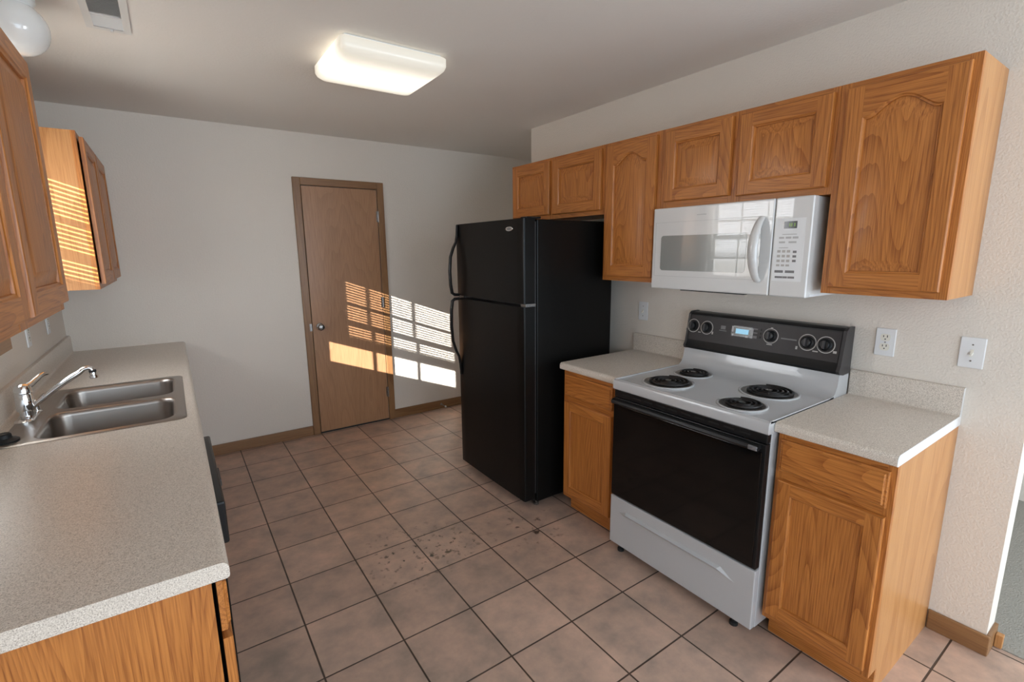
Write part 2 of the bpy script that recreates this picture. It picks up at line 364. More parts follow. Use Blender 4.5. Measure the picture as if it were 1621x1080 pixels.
# window over the sink
w1 = struct(bpy.data.objects.new('window_1', None), 'white double sash window above the sink', 'window'); COL.objects.link(w1); w1.location = (XL-.1, 2.22, WZ0); WORLD_OFF[w1.name] = Vector(w1.location)
def rectframe(bm, x0, x1, y0, y1, z0, z1, w):
    bx(bm, x0, x1, y0, y0+w, z0, z1); bx(bm, x0, x1, y1-w, y1, z0, z1); bx(bm, x0, x1, y0+w, y1-w, z0, z0+w); bx(bm, x0, x1, y0+w, y1-w, z1-w, z1)
bm = bmesh.new(); rectframe(bm, XL-.135, XL-.05, WY0, WY1, WZ0, WZ1, .02); obj('window_frame', bm, 'white_paint', w1)
for nm, x, z0, z1, zm in (('upper_sash', XL-.115, 1.645, WZ1-.02, 1.815), ('lower_sash', XL-.085, WZ0+.02, 1.655, 1.437)):
    bm = bmesh.new(); rectframe(bm, x-.012, x+.012, WY0+.02, WY1-.02, z0, z1, .027); s = obj(nm, bm, 'white_paint', w1)
    bm = bmesh.new()
    for t in (2.09, 2.355): bx(bm, x-.006, x+.008, t-.008, t+.008, z0+.027, z1-.027)
    bx(bm, x-.006, x+.008, WY0+.047, WY1-.047, zm-.007, zm+.007)
    obj('muntins', bm, 'white_paint', s)
    obj('pane', box(x-.002, x+.001, WY0+.045, WY1-.045, z0+.025, z1-.025), 'glass', s)
obj('sill', box(XL-.05, XL+.012, WY0+.001, WY1-.001, WZ0-.018, WZ0+.006, bev=.003), 'white_paint', w1)
bl = thing('window_blind', 'white slatted blind drawn halfway down in the sink window', 'blind', (XL-.03, 2.22, 1.43))
obj('headrail', box(XL-.045, XL-.012, WY0+.008, WY1-.008, WZ1-.028, WZ1, bev=.003), 'white_paint', bl)
bm = bmesh.new(); z = 1.508; c, s_ = math.cos(math.radians(13)), math.sin(math.radians(13))
while z < WZ1-.035:
    xs = [(-.0125, -.0002), (0, .0012), (.0125, -.0002)]
    a = [[bm.verts.new((XL-.03 + px*c - pz*s_, y, z + px*s_ + pz*c)) for px, pz in xs] for y in (WY0+.012, WY1-.012)]
    for i in range(2): bm.faces.new((a[0][i], a[0][i+1], a[1][i+1], a[1][i]))
    z += .0222
obj('slats', bm, 'slat', bl)
bm = box(XL-.0415, XL-.0185, WY0+.012, WY1-.012, 1.43, 1.448, bev=.003)
for i in range(8): bx(bm, XL-.0425, XL-.0175, WY0+.012, WY1-.012, 1.450+i*.006, 1.4525+i*.006)
obj('bottom_rail', bm, 'slat', bl)
bm = bmesh.new()
for y in (1.93, 2.22, 2.51): tube(bm, [(XL-.03, y, 1.44), (XL-.03, y, WZ1-.02)], .0009, 5)
obj('ladder_cord', bm, 'slat', bl)

# baseboards
def base_x(name, x0, x1, lab): return struct(obj(name, box(x0, x1, YB-.013, YB, 0, .083, bev=.004), 'trim_x'), lab, 'baseboard')
DX0, DX1, DH = -1.4804, -.8684, 2.055         # door slab
CW = .0585
base_x('baseboard_back', -2.33, DX0-CW, 'brown baseboard left of the door')
base_x('baseboard_back.001', DX1+CW, FX, 'brown baseboard between door and refrigerator')
struct(obj('baseboard_right', box(-.013, 0, YR0-.013, .0, 0, .083, bev=.004), 'trim_y'), 'brown baseboard right of the cabinet', 'baseboard')
struct(obj('baseboard_end', box(.0005, .115, YR0-.013, YR0, 0, .083, bev=.003), 'trim_x'), 'brown baseboard round the wall end', 'baseboard')
bm = box(.075, .10, YR0-.036, YR0-.014, .004, .058, bev=.002)
tag(rebase(obj('wood_chip', bm, 'ply_z'), (.088, YR0-.02, .004)), 'small broken piece of pale wood at the wall end', 'wood scrap')

# pantry door
d1 = struct(bpy.data.objects.new('door_1', None), 'flat brown pantry door with round knob', 'door'); COL.objects.link(d1); d1.location = ((DX0+DX1)/2, YB, 0); WORLD_OFF[d1.name] = Vector(d1.location)
obj('door_slab', box(DX0+.004, DX1-.004, YB-.012, YB-.001, .014, DH-.004, bev=.0015), 'door_z', d1)
bm = bmesh.new()
bx(bm, DX0-CW, DX0-.001, YB-.019, YB, 0, DH+CW, bev=.004); bx(bm, DX1+.001, DX1+CW, YB-.019, YB, 0, DH+CW, bev=.004)
bx(bm, DX0-.001, DX1+.001, YB-.019, YB, DH+.001, DH+CW, bev=.004, mi=1)
obj('door_casing', bm, ['trim_z', 'trim_x'], d1, label='brown door casing')
obj('threshold_shade', box(DX0, DX1, YB-.009, YB-.001, .0005, .013), 'rubber', d1)  # black strip stands in for the shade under the slab
obj('shadow_gap', box(DX0-.0009, DX1+.0009, YB-.0009, YB-.0002, .0005, DH+.0009), 'rubber', d1)  # black sheet stands in for the shadow line round the slab
for z in (1.83, 1.095, .27):
    bm = box(DX1-.016, DX1+.002, YB-.0215, YB-.0105, z-.044, z+.044)
    lathe(bm, (DX1-.001, YB-.024, z-.046), (0, 0, 1), [(.0055, 0), (.0055, .092)], 10)
    obj('hinge', bm, 'nickel', d1, label='silver hinge')
k_ = obj('door_knob', L((DX0+.062, YB-.012, .926), (0, -1, 0), [(.0, -.001), (.030, 0), (.029, .006), (.012, .012), (.011, .03), (.022, .038), (.027, .05), (.024, .062), (.012, .067), (0, .067)]), 'nickel', d1, smooth=True, label='round satin metal door knob')
obj('strike_plate', box(DX0-.02, DX0-.002, YB-.0205, YB-.018, .895, .955), 'nickel', d1)
# door stop on the baseboard
ds = thing('door_stop', 'small metal door stop on baseboard beside the refrigerator', 'door stop', (-.335, YB-.013, .045))
bm = bmesh.new(); lathe(bm, (-.335, YB-.013, .045), (.2, -1, -.15), [(.012, 0), (.012, .004), (.0045, .006), (.0045, .065)], 12); obj('post', bm, 'nickel', ds, smooth=True)
dd = Vector((.2, -1, -.15)).normalized()
obj('rubber_tip', L(Vector((-.335, YB-.013, .045))+dd*.064, dd, [(.008, 0), (.009, .01), (.006, .015)], 12), 'white_plastic', ds, smooth=True)

# ------------------------------------------------------------------ cabinets
NT = 27
def door_panel(cab, side, xf, y0, y1, z0, z1, arch=0, raised=True, name='door', sw=.056, th=.019):
    """overlay cabinet door: framed door mesh with its own centre panel; side=-1 faces -x, +1 faces +x"""
    wid, hei = y1-y0, z1-z0
    def P(u, v, d): return (xf + side*d, y0+u, z0+v)
    def contour(ins, d, a):
        p = [P(ins, ins, d), P(wid-ins, ins, d)]
        for i in range(NT):
            t = 1 - i/(NT-1); q = min(1, abs(2*t-1)/.90)
            hgt = a*(1-q*q)**1.7
            p.append(P(ins+(wid-2*ins)*t, hei-ins-a+hgt, d))
        return p
    mats = lambda j, i: 1 if (i == 0 or 2 <= i <= NT) else 0
    top = arch
    bm = bmesh.new(); e_ = .005
    loops(bm, [contour(0, 0, 0), contour(0, th-.005, 0), contour(.0015, th-.0015, 0), contour(e_, th, 0)], mats=mats)
    def poly(p, mi):
        f = bm.faces.new([bm.verts.new(P(u, v, th)) for u, v in p]); f.material_index = mi
    for a, b_ in ((e_, sw), (wid-sw, wid-e_)): poly([(a, e_), (b_, e_), (b_, hei-e_), (a, hei-e_)], 0)      # stiles run full height
    poly([(sw, e_), (wid-sw, e_), (wid-sw, sw), (sw, sw)], 1)
    inner = [((q[1]-y0), q[2]-z0) for q in contour(sw, th, top)[2:]]
    for (ua, va), (ub, vb) in zip(inner, inner[1:]): poly([(ua, va), (ua, hei-e_), (ub, hei-e_), (ub, vb)], 1)
    loops(bm, [contour(sw, th, top), contour(sw+.003, th-.004, top), contour(sw+.008, th-.006, top), contour(sw+.009, th-.0125, top)], mats=mats)
    d = obj(name, bm, ['oak_z', 'oak_y'], cab, smooth=True, angle=25)
    bm = bmesh.new()
    if raised:
        loops(bm, [contour(sw+.006, 0.002, top), contour(sw+.006, th-.0125, top), contour(sw+.015, th-.0125, top), contour(sw+.046, th-.0025, top), contour(sw+.049, th-.0020, top)], cap0=True, cap1=True)
    else:
        loops(bm, [contour(sw+.006, 0.002, top), contour(sw+.006, th-.0110, top), contour(sw+.020, th-.0105, top)], cap0=True, cap1=True)
    obj('panel', bm, 'oak_z', d, smooth=True, angle=25)
    return d
def drawer(cab, side, xf, y0, y1, z0, z1, th=.019):
    def R(i, d): return [(xf+side*d, y0+i, z0+i), (xf+side*d, y1-i, z0+i), (xf+side*d, y1-i, z1-i), (xf+side*d, y0+i, z1-i)]
    bm = bmesh.new(); loops(bm, [R(0, 0), R(0, th-.008), R(.003, th-.006), R(.008, th-.006), R(.012, th), R(.016, th)], cap0=True, cap1=True)
    return obj('drawer_front', bm, 'oak_y', cab)
def face_frame(cab, side, xf, y0, y1, z0, z1, stiles, rails, th=.019):
    """stiles: (ya, yb) list, rails: (za, zb) list filled between the stiles"""
    bm = bmesh.new(); x1 = xf-side*th; g = .0008
    for a, b_ in stiles: bx(bm, x1, xf, a, b_, z0, z1, mi=0)
    for (a, b_), (c_, d_) in zip(stiles, stiles[1:]):
        for r0_, r1_ in rails: bx(bm, x1, xf-side*g, b_, c_, r0_, r1_, mi=1)
    return obj('face_frame', bm, ['oak_z', 'oak_y'], cab)
def carcass(cab, side, xw, xf, y0, y1, z0, z1, shelf=True, name='carcass'):
    bm = bmesh.new(); t = .012
    bx(bm, xw, xf, y0, y0+t, z0, z1); bx(bm, xw, xf, y1-t, y1, z0, z1)
    bx(bm, xw, xf, y0+t, y1-t, z0, z0+t, mi=1); bx(bm, xw, xf, y0+t, y1-t, z1-t, z1, mi=1)
    bx(bm, xw, xw+side*t*.6, y0+t, y1-t, z0+t, z1-t)
    return obj(name, bm, ['ply_z', 'oak_y'], cab)

UT, UB, UX = 2.119, 1.3602, -.293            # wall cabinets on the right wall
def upper_right(label, y0, y1, z0, doors, arch, grp=None):
    c = thing('wall_cabinet', label, 'cabinet', (UX/2, (y0+y1)/2, z0))
    carcass(c, -1, -.0005, UX+.019, y0, y1, z0, UT)
    st = [(y0, doors[0][0]+.012)] + [(a[1]-.012, b_[0]+.012) for a, b_ in zip(doors, doors[1:])] + [(doors[-1][1]-.012, y1)]
    face_frame(c, -1, UX, y0, y1, z0, UT, st, [(z0, z0+.038), (UT-.04, UT)])
    for a, b_, za, zb in doors: door_panel(c, -1, UX, a, b_, za, zb, arch=arch)
    return c
upper_right('tall oak wall cabinet with arched door right of the microwave', .0258, .4115, UB, [(.046, .384, 1.385, 2.098)], .052)
upper_right('short oak wall cabinet with two doors above the white microwave', .4125, 1.2065, 1.7355, [(.428, .790, 1.762, 2.100), (.826, 1.178, 1.768, 2.102)], 0)
upper_right('narrow oak wall cabinet with arched door between microwave and refrigerator', 1.2075, 1.6035, UB, [(1.234, 1.580, 1.387, 2.102)], .050)
upper_right('short oak wall cabinet with two doors above the black refrigerator', 1.6045, 2.524, 1.736, [(1.622, 2.056, 1.762, 2.100), (2.090, 2.497, 1.764, 2.102)], 0)

# wall cabinets either side of the sink window
def upper_left(label, y0, y1, doors, xf, z0, gap=0.0):
    c = thing('wall_cabinet', label, 'cabinet', (XL+.15, (y0+y1)/2, z0))
    carcass(c, 1, XL+.0005, xf-.019, y0, y1, z0, UT)
    st = [(y0, doors[0][0]+.012)] + [(a[1]-.012, b_[0]+.012) for a, b_ in zip(doors, doors[1:])] + [(doors[-1][1]-.012, y1)]
    face_frame(c, 1, xf, y0, y1, z0, UT, st, [(z0, z0+.038), (UT-.04, UT)])
    for a, b_ in doors: door_panel(c, 1, xf+gap, a, b_, z0+.026, UT-.024, arch=0)
    return c
c = upper_left('oak wall cabinet in the near left corner, cut off by the frame', .585, 1.655, [(.600, 1.085), (1.135, 1.628)], -2.687, 1.362)
obj('light_rail', box(-2.705, -2.690, .6, .995, 1.337, 1.3615), 'trim_y', c, label='dark wooden strip under the cabinet')
upper_left('oak wall cabinet on the left near the corner, blind-striped side in sun', 2.745, YB-.002, [(2.765, 3.225), (3.262, 3.722)], -2.690, 1.3602, gap=.007)

# base cabinets on the right wall
BX = -.610
def base_right(label, y0, y1, dr, dz, do, doz, flip=False):
    c = thing('base_cabinet', label, 'cabinet', (-.3, (y0+y1)/2, 0))
    bm = bmesh.new(); t = .013
    for a in (y0, y1-t):
        bx(bm, -.0005, BX+.019, a, a+t, .1, CT-.039); bx(bm, -.0005, BX+.075, a, a+t, 0, .1)
    bx(bm, -.0005, BX+.019, y0+t, y1-t, .1, .113, mi=1); bx(bm, -.0005, -.008, y0+t, y1-t, .113, CT-.039)
    bx(bm, -.0005, BX+.019, y0+t, y1-t, CT-.06, CT-.039, mi=1)
    obj('carcass', bm, ['ply_z', 'oak_y'], c)
    obj('toe_kick', box(BX+.062, BX+.0745, y0, y1, .0, .1), 'oak_y', c)
    face_frame(c, -1, BX, y0, y1, .1, CT-.039, [(y0, do[0]+.012), (do[1]-.012, y1)], [(.1, .135), (doz[1]-.01, dz[0]+.01), (dz[1]-.012, CT-.039)])
    drawer(c, -1, BX, dr[0], dr[1], *dz)
    door_panel(c, -1, BX, do[0], do[1], doz[0], doz[1], raised=False, sw=.05)
    return c
base_right('oak base cabinet with drawer and door right of the range', .003, .3655, (.018, .352), (.722, .846), (.016, .350), (.128, .692))
base_right('oak base cabinet with drawer and door between range and refrigerator', 1.148, 1.570, (1.190, 1.552), (.722, .846), (1.190, 1.552), (.128, .692))

# countertops
def counter_profile(xw, s, xfront, splash=True):
    """cross-section of a post-formed laminate top against a wall at xw; s = direction into the room"""
    p = []; f = xfront; T, Bt = CT, CT-.038; r = .016
    p.append((xw, Bt)); p.append((f-s*.006, Bt)); p.append((f-s*.001, Bt+.003)); p.append((f, Bt+.008))
    for i in range(6):
        a = math.radians(90*i/5); p.append((f-s*r+s*r*math.cos(a), T-r+r*math.sin(a)))
    if splash:
        c_ = .009; x = xw+s*.0193
        for i in range(5):
            a = math.radians(90*i/4); p.append((x+s*c_-s*c_*math.sin(a), T+c_-c_*math.cos(a)))
        p.append((x, CT+.102)); p.append((x-s*.003, CT+.107)); p.append((x-s*.007, CT+.108)); p.append((xw, CT+.108))
    else: p.append((xw, T))
    return p
def counter(label, xw, s, xf, y0, y1):
    bm = bmesh.new(); prism_y(bm, counter_profile(xw, s, xf), y0, y1)
    return tag(rebase(obj('countertop', bm, 'laminate', smooth=True, angle=40), (xw+s*.3, (y0+y1)/2, CT-.038)), label, 'countertop')
ct_ = counter('speckled beige countertop on the cabinet right of the range', -.0005, -1, -.633, .0012, .3735)
bm = bmesh.new(); prism_y(bm, counter_profile(-.0005, -1, -.633), 0, .0011); obj('edge_band', bm, 'endcap', ct_, label='smooth white edge strip')
counter('speckled beige countertop between range and refrigerator', -.0005, -1, -.633, 1.1405, 1.5865)
# left countertop with the sink cut-out
LX, LY0 = -2.3592, .6137
SX0, SX1, SY0, SY1 = -2.936, -2.400, 1.722, 2.540     # sink rim
HX0, HX1, HY0, HY1 = SX0+.02, SX1-.02, SY0+.02, SY1-.02
xw = XL+.0005
prof = counter_profile(xw, 1, LX)
bm = bmesh.new()
prism_y(bm, prof, LY0, HY0); prism_y(bm, prof, HY1, YB-.001)
front = [p for p in prof if p[0] > HX1] ; front = [(HX1, CT-.038)] + [p for p in prof[1:10]] + [(HX1, CT)]
prism_y(bm, front, HY0, HY1, caps=(False, False))
back = [(xw, CT-.038), (HX0, CT-.038), (HX0, CT)] + prof[10:]
prism_y(bm, back, HY0, HY1, caps=(False, False))
tag(rebase(obj('countertop', bm, 'laminate', smooth=True, angle=40), (-2.67, 2.1, CT-.038)), 'long speckled beige countertop holding the sink along the left wall', 'countertop')

# left base units
LB = -2.387
LB = -2.394
c = thing('base_cabinet', 'oak base cabinet under the near end of the left countertop', 'cabinet', (-2.69, .81, 0))
bm = bmesh.new(); y0, y1 = .634, .992
for a in (y0, y1-.013): bx(bm, XL+.0005, LB-.019, a, a+.013, .1, CT-.039); bx(bm, XL+.0005, LB-.075, a, a+.013, 0, .1)
bx(bm, XL+.0005, LB-.019, y0+.013, y1-.013, .1, .113, mi=1); bx(bm, XL+.0005, LB-.019, y0+.013, y1-.013, CT-.06, CT-.039, mi=1)
obj('carcass', bm, ['oak_z', 'oak_y'], c)
obj('toe_kick', box(LB-.0745, LB-.062, y0, y1, 0, .1), 'oak_y', c)
face_frame(c, 1, LB, y0, y1, .1, CT-.039, [(y0, y0+.03), (y1-.03, y1)], [(.1, .135), (.69, .74), (.84, CT-.039)])
drawer(c, 1, LB+.008, y0+.006, y1-.014, .735, .852); door_panel(c, 1, LB+.008, y0+.006, y1-.014, .128, .715, raised=False, sw=.05)
obj('hinge', box(LB+.0003, LB+.012, y0+.010, y0+.03, .50, .54), 'nickel', c)
LB = -2.387

dw = thing('dishwasher', 'black dishwasher under the left countertop beside the sink', 'dishwasher', (-2.65, 1.3, 0))
obj('tub', box(XL+.03, LB-.02, 1.0, 1.602, .1, CT-.045), 'dark_plastic', dw)
obj('door', box(LB-.0195, LB+.032, 1.0, 1.602, .11, .735, bev=.004), 'black_gloss', dw)
cp = obj('control_panel', box(LB-.0195, LB+.049, 1.0, 1.602, .737, CT-.045, bev=.006), 'black_plastic', dw)
obj('latch', box(LB+.0485, LB+.056, 1.25, 1.36, .80, .825, bev=.003), 'dark_plastic', cp)
obj('kick_plate', box(LB-.07, LB-.05, 1.0, 1.602, 0, .1), 'black_plastic', dw)

c = thing('base_cabinet', 'oak sink base cabinet beyond the dishwasher', 'cabinet', (-2.69, 2.6, 0))
bm = bmesh.new(); y0, y1 = 1.61, YB-.002
for a in (y0, 2.62, y1-.013): bx(bm, XL+.0005, LB-.019, a, a+.013, .1, CT-.25 if a == 2.62 else CT-.039)
bx(bm, XL+.0005, LB-.019, y0+.013, y1-.013, .1, .113, mi=1)
obj('carcass', bm, ['oak_z', 'oak_y'], c)
obj('toe_kick', box(LB-.0745, LB-.062, y0, y1, 0, .1), 'oak_y', c)
face_frame(c, 1, LB, y0, y1, .1, CT-.039, [(y0, y0+.03), (2.08, 2.13), (2.58, 2.65), (3.15, 3.2), (y1-.04, y1)], [(.1, .135), (.69, .74), (.84, CT-.039)])
for a, b_ in ((1.625, 2.09), (2.12, 2.59), (2.64, 3.16), (3.19, 3.70)):
    drawer(c, 1, LB, a, b_, .735, .848); door_panel(c, 1, LB, a, b_, .128, .715, raised=False, sw=.05)

# ------------------------------------------------------------------ sink, faucet, stopper
sk = thing('kitchen_sink', 'stainless double bowl sink set in the left countertop', 'sink', (-2.668, 2.131, CT))
bowls = [(SY0+.036, 2.098), (2.160, SY1-.036)]
BX0, BX1 = -2.842, -2.440
bm = bmesh.new(); ZR = CT+.004; cxs, cys = (SX0+SX1)/2, (SY0+SY1)/2
NC = 6
for j, (a, b_) in enumerate(bowls):
    ya = SY0 if j == 0 else 2.129; yb = 2.129 if j == 0 else SY1
    hole = rrect((BX0+BX1)/2, (a+b_)/2, (BX1-BX0)/2+.006, (b_-a)/2+.006, .062, NC)
    # outer outline of this half, sampled like the hole
    x0, x1 = SX0+.004, SX1-.004; ya_ = ya+.004 if j == 0 else ya; yb_ = yb-.004 if j == 1 else yb
    outer = []
    for qx, qy in ((1, 1), (-1, 1), (-1, -1), (1, -1)):
        rr_ = .028 if ((j == 0 and qy < 0) or (j == 1 and qy > 0)) else .0
        X = x1 if qx > 0 else x0; Y = yb_ if qy > 0 else ya_
        a0 = {(1, 1): 0, (-1, 1): 90, (-1, -1): 180, (1, -1): 270}[(qx, qy)]
        for i in range(NC+1):
            an = math.radians(a0+90*i/NC)
            outer.append((X-qx*rr_+rr_*math.cos(an), Y-qy*rr_+rr_*math.sin(an)))
    loops(bm, [[(x, y, ZR) for x, y in outer], [(x, y, ZR-.001) for x, y in hole]])
o1 = [(x, y, ZR) for x, y in rrect(cxs, cys, (SX1-SX0)/2-.004, (SY1-SY0)/2-.004, .028, NC)]
o2 = [(x, y, CT+.0005) for x, y in rrect(cxs, cys, (SX1-SX0)/2, (SY1-SY0)/2, .032, NC)]
loops(bm, [o1, o2])
bmesh.ops.remove_doubles(bm, verts=bm.verts[:], dist=.0003)
obj('rim', bm, 'steel', sk, smooth=True, angle=50)
for a, b_ in bowls:
    cx_, cy_ = (BX0+BX1)/2, (a+b_)/2; hx, hy = (BX1-BX0)/2, (b_-a)/2; bm = bmesh.new(); lp = []
    for ins, z, r in ((-.006, ZR-.001, .062), (-.002, ZR-.002, .059), (.002, ZR-.007, .057), (.004, ZR-.02, .056), (.012, CT-.14, .052), (.018, CT-.16, .05), (.032, CT-.172, .045), (.05, CT-.176, .04)):
        lp.append([(x, y, z) for x, y in rrect(cx_, cy_, hx-ins, hy-ins, r, NC)])
    loops(bm, lp, cap1=True); bo = obj('bowl', bm, 'steel', sk, smooth=True, angle=60)
    obj('drain', L((cx_, cy_, CT-.176), (0, 0, 1), [(.0, .0005), (.02, .0008), (.022, .003), (.05, .004), (.055, .0015), (.055, .0005)], 24), 'chrome', bo, smooth=True)
fa = thing('kitchen_faucet', 'chrome single lever faucet behind the sink bowls', 'faucet', (-2.908, 2.085, ZR))
fx, fy = -2.908, 2.085
lp = []
for s_, z in ((1, ZR), (1, ZR+.004), (.9, ZR+.009), (.5, ZR+.012)):
    lp.append([(x, y, z) for x, y in rrect(fx, fy, .029*s_, .082*s_, .028*s_, 6)])
bm = bmesh.new(); loops(bm, lp, cap0=True, cap1=True); obj('escutcheon', bm, 'chrome', fa, smooth=True)
obj('body', L((fx, fy, ZR+.010), (0, 0, 1), [(.021, 0), (.020, .02), (.026, .022), (.027, .028), (.027, .083), (.0255, .086), (.0255, .089), (.0275, .092), (.027, .108), (.022, .120), (.012, .126), (0, .127)], 28), 'chrome', fa, smooth=True)
bm = bmesh.new()
tip = Vector((-2.700, 2.095, 1.088)); st = Vector((fx+.018, fy, .952))
pts = [st + (tip-st)*t + Vector((0, 0, .010*math.sin(math.pi*t))) for t in [i/10 for i in range(9)]]
pts += [Vector((-2.723, 2.094, 1.080)), Vector((-2.708, 2.095, 1.083)), Vector((-2.700, 2.095, 1.079)), Vector((-2.697, 2.095, 1.070))]
tube(bm, pts, [.0085, .010, .0115]+[.0125]*5+[.011, .0105, .010, .010, .010], 14, flat=(1.15, .9)); sp = obj('spout', bm, 'chrome', fa, smooth=True)
obj('aerator', L((-2.697, 2.095, 1.074), (0.05, 0, -1), [(.0095, 0), (.0105, .004), (.0095, .010), (.012, .012), (.0125, .020), (.010, .022), (.0145, .024), (.0145, .034), (.011, .037), (0, .037)], 18), 'chrome', sp, smooth=True)
obj('aerator_collar', L((-2.697, 2.095, 1.0725), (0.05, 0, -1), [(.0112, 0), (.0122, .004), (.0118, .013)], 18), 'rubber', sp, smooth=True)
bm = bmesh.new()
tube(bm, [(fx+.004, fy+.012, ZR+.118), (fx+.018, fy+.042, ZR+.126), (fx+.036, fy+.082, ZR+.142), (fx+.046, fy+.102, ZR+.149), (fx+.058, fy+.114, ZR+.146)], [.015, .012, .0105, .011, .007], 12, flat=(1.3, .8))
obj('lever', bm, 'chrome', fa, smooth=True)
obj('side_cap', L((fx+.016, fy+.075, ZR), (0, 0, 1), [(.016, 0), (.016, .004), (.010, .010), (.009, .03), (.013, .034), (.011, .05), (0, .054)], 16), 'chrome', fa, smooth=True)
tag(rebase(obj('sink_stopper', L((-2.918, 1.800, ZR+.0002), (0, 0, 1), [(.038, 0), (.039, .004), (.034, .008), (.024, .010), (.021, .013), (.020, .024), (.016, .028), (0, .028)], 28), 'rubber', smooth=True), (-2.918, 1.800, ZR)), 'black rubber stopper lying on the sink rim', 'stopper')

# ------------------------------------------------------------------ refrigerator
FY0, FY1, FXF = 1.680, 2.440, -.815
rf = thing('refrigerator', 'black top freezer refrigerator by the back wall', 'refrigerator', (-.47, 2.06, 0))
obj('case', box(-.134, -.724, FY0, FY1, .035, 1.702, bev=.006), 'black_gloss', rf)
obj('gasket', box(-.7235, -.739, FY0+.010, FY1-.010, .09, 1.690), 'dark_plastic', rf)
def fdoor(nm, z0, z1):
    prof = []; w_ = FY1-FY0
    pts = [(-.739, FY0), (-.806, FY0), (-.8125, FY0+.003), (FXF, FY0+.010)]
    pts += [(FXF-.004*math.sin(math.pi*t), FY0+.010+(w_-.02)*t) for t in [i/12 for i in range(1, 12)]]
    pts += [(FXF, FY1-.010), (-.8125, FY1-.003), (-.806, FY1), (-.739, FY1)]
    bm = bmesh.new(); loops(bm, [[(x, y, z0) for x, y in pts], [(x, y, z1) for x, y in pts]], cap0=True, cap1=True)
    return obj(nm, bm, 'black_gloss', rf, smooth=True, angle=20)
fz = fdoor('freezer_door', 1.243, 1.705); ff = fdoor('fridge_door', .062, 1.224)
def fhandle(door, z0, z1, dirn):
    """bowed bar down the left edge; z0 is the end that meets the door gap"""
    bm = bmesh.new(); y = FY1-.030; x = FXF-.004
    pts = []; Lh = z1-z0
    for t, d, r in ((0, .0, .012), (0.004, .030, .013), (.03, .046, .0135), (.15, .055, .0135), (.35, .058, .013), (.55, .050, .0125), (.68, .030, .012), (.76, .012, .011), (.86, .004, .0105), (1, .001, .009)):
        pts.append(((x-d, y+.012*min(1, d/.05), z0+Lh*t), r))
    tube(bm, [p for p, r in pts], [r for p, r in pts], 12, flat=(1.25, .8)); h = obj('handle', bm, 'black_plastic', door, smooth=True)
    return h
fhandle(fz, 1.246, 1.700, 1); fhandle(ff, 1.221, .70, -1)
lp = lambda s_, d: [(FXF-d, 1.812+.036*s_*math.cos(a), 1.653+.0125*s_*math.sin(a)) for a in [2*math.pi*i/24 for i in range(24)]]
bm = bmesh.new(); loops(bm, [lp(1, .001), lp(1, .0045), lp(.9, .006), lp(.66, .006), lp(.62, .0045)]); bd = obj('badge', bm, 'chrome', fz, smooth=True, label='silver oval maker badge')
bm = bmesh.new(); loops(bm, [lp(.64, .001), lp(.64, .0045)], cap1=True); obj('badge_face', bm, 'print_dim', bd)
obj('hinge_cover', box(-.69, -.79, FY0+.008, FY0+.065, 1.7055, 1.715, bev=.004), 'black_plastic', rf)
obj('centre_hinge', box(-.73, -.80, FY0+.004, FY0+.05, 1.2255, 1.2415), 'nickel', rf, label='silver hinge between the doors')
obj('centre_clip', box(-.745, -.808, FY1-.075, FY1-.01, 1.2265, 1.2405), 'nickel', rf)
bm = box(-.715, -.74, FY0+.02, FY1-.02, .035, .062); obj('toe_grille', bm, 'black_plastic', rf)
for x, y in ((-.70, FY0+.04), (-.70, FY1-.04), (-.2, FY0+.04), (-.2, FY1-.04)):
    obj('foot', L((x, y, 0), (0, 0, 1), [(.018, 0), (.018, .012), (.008, .014), (.008, .036)], 12), 'nickel' if x < -.5 and y < 2 else 'dark_plastic', rf)

# ------------------------------------------------------------------ electric range
R0, R1 = .3755, 1.1385
RT = CT+.006
rg = thing('electric_range', 'white electric coil range with black oven door', 'stove', (-.33, .757, 0))
obj('body', box(-.03, -.637, R0+.002, R1-.002, .045, CT-.045, bev=.003), 'white_gloss', rg)
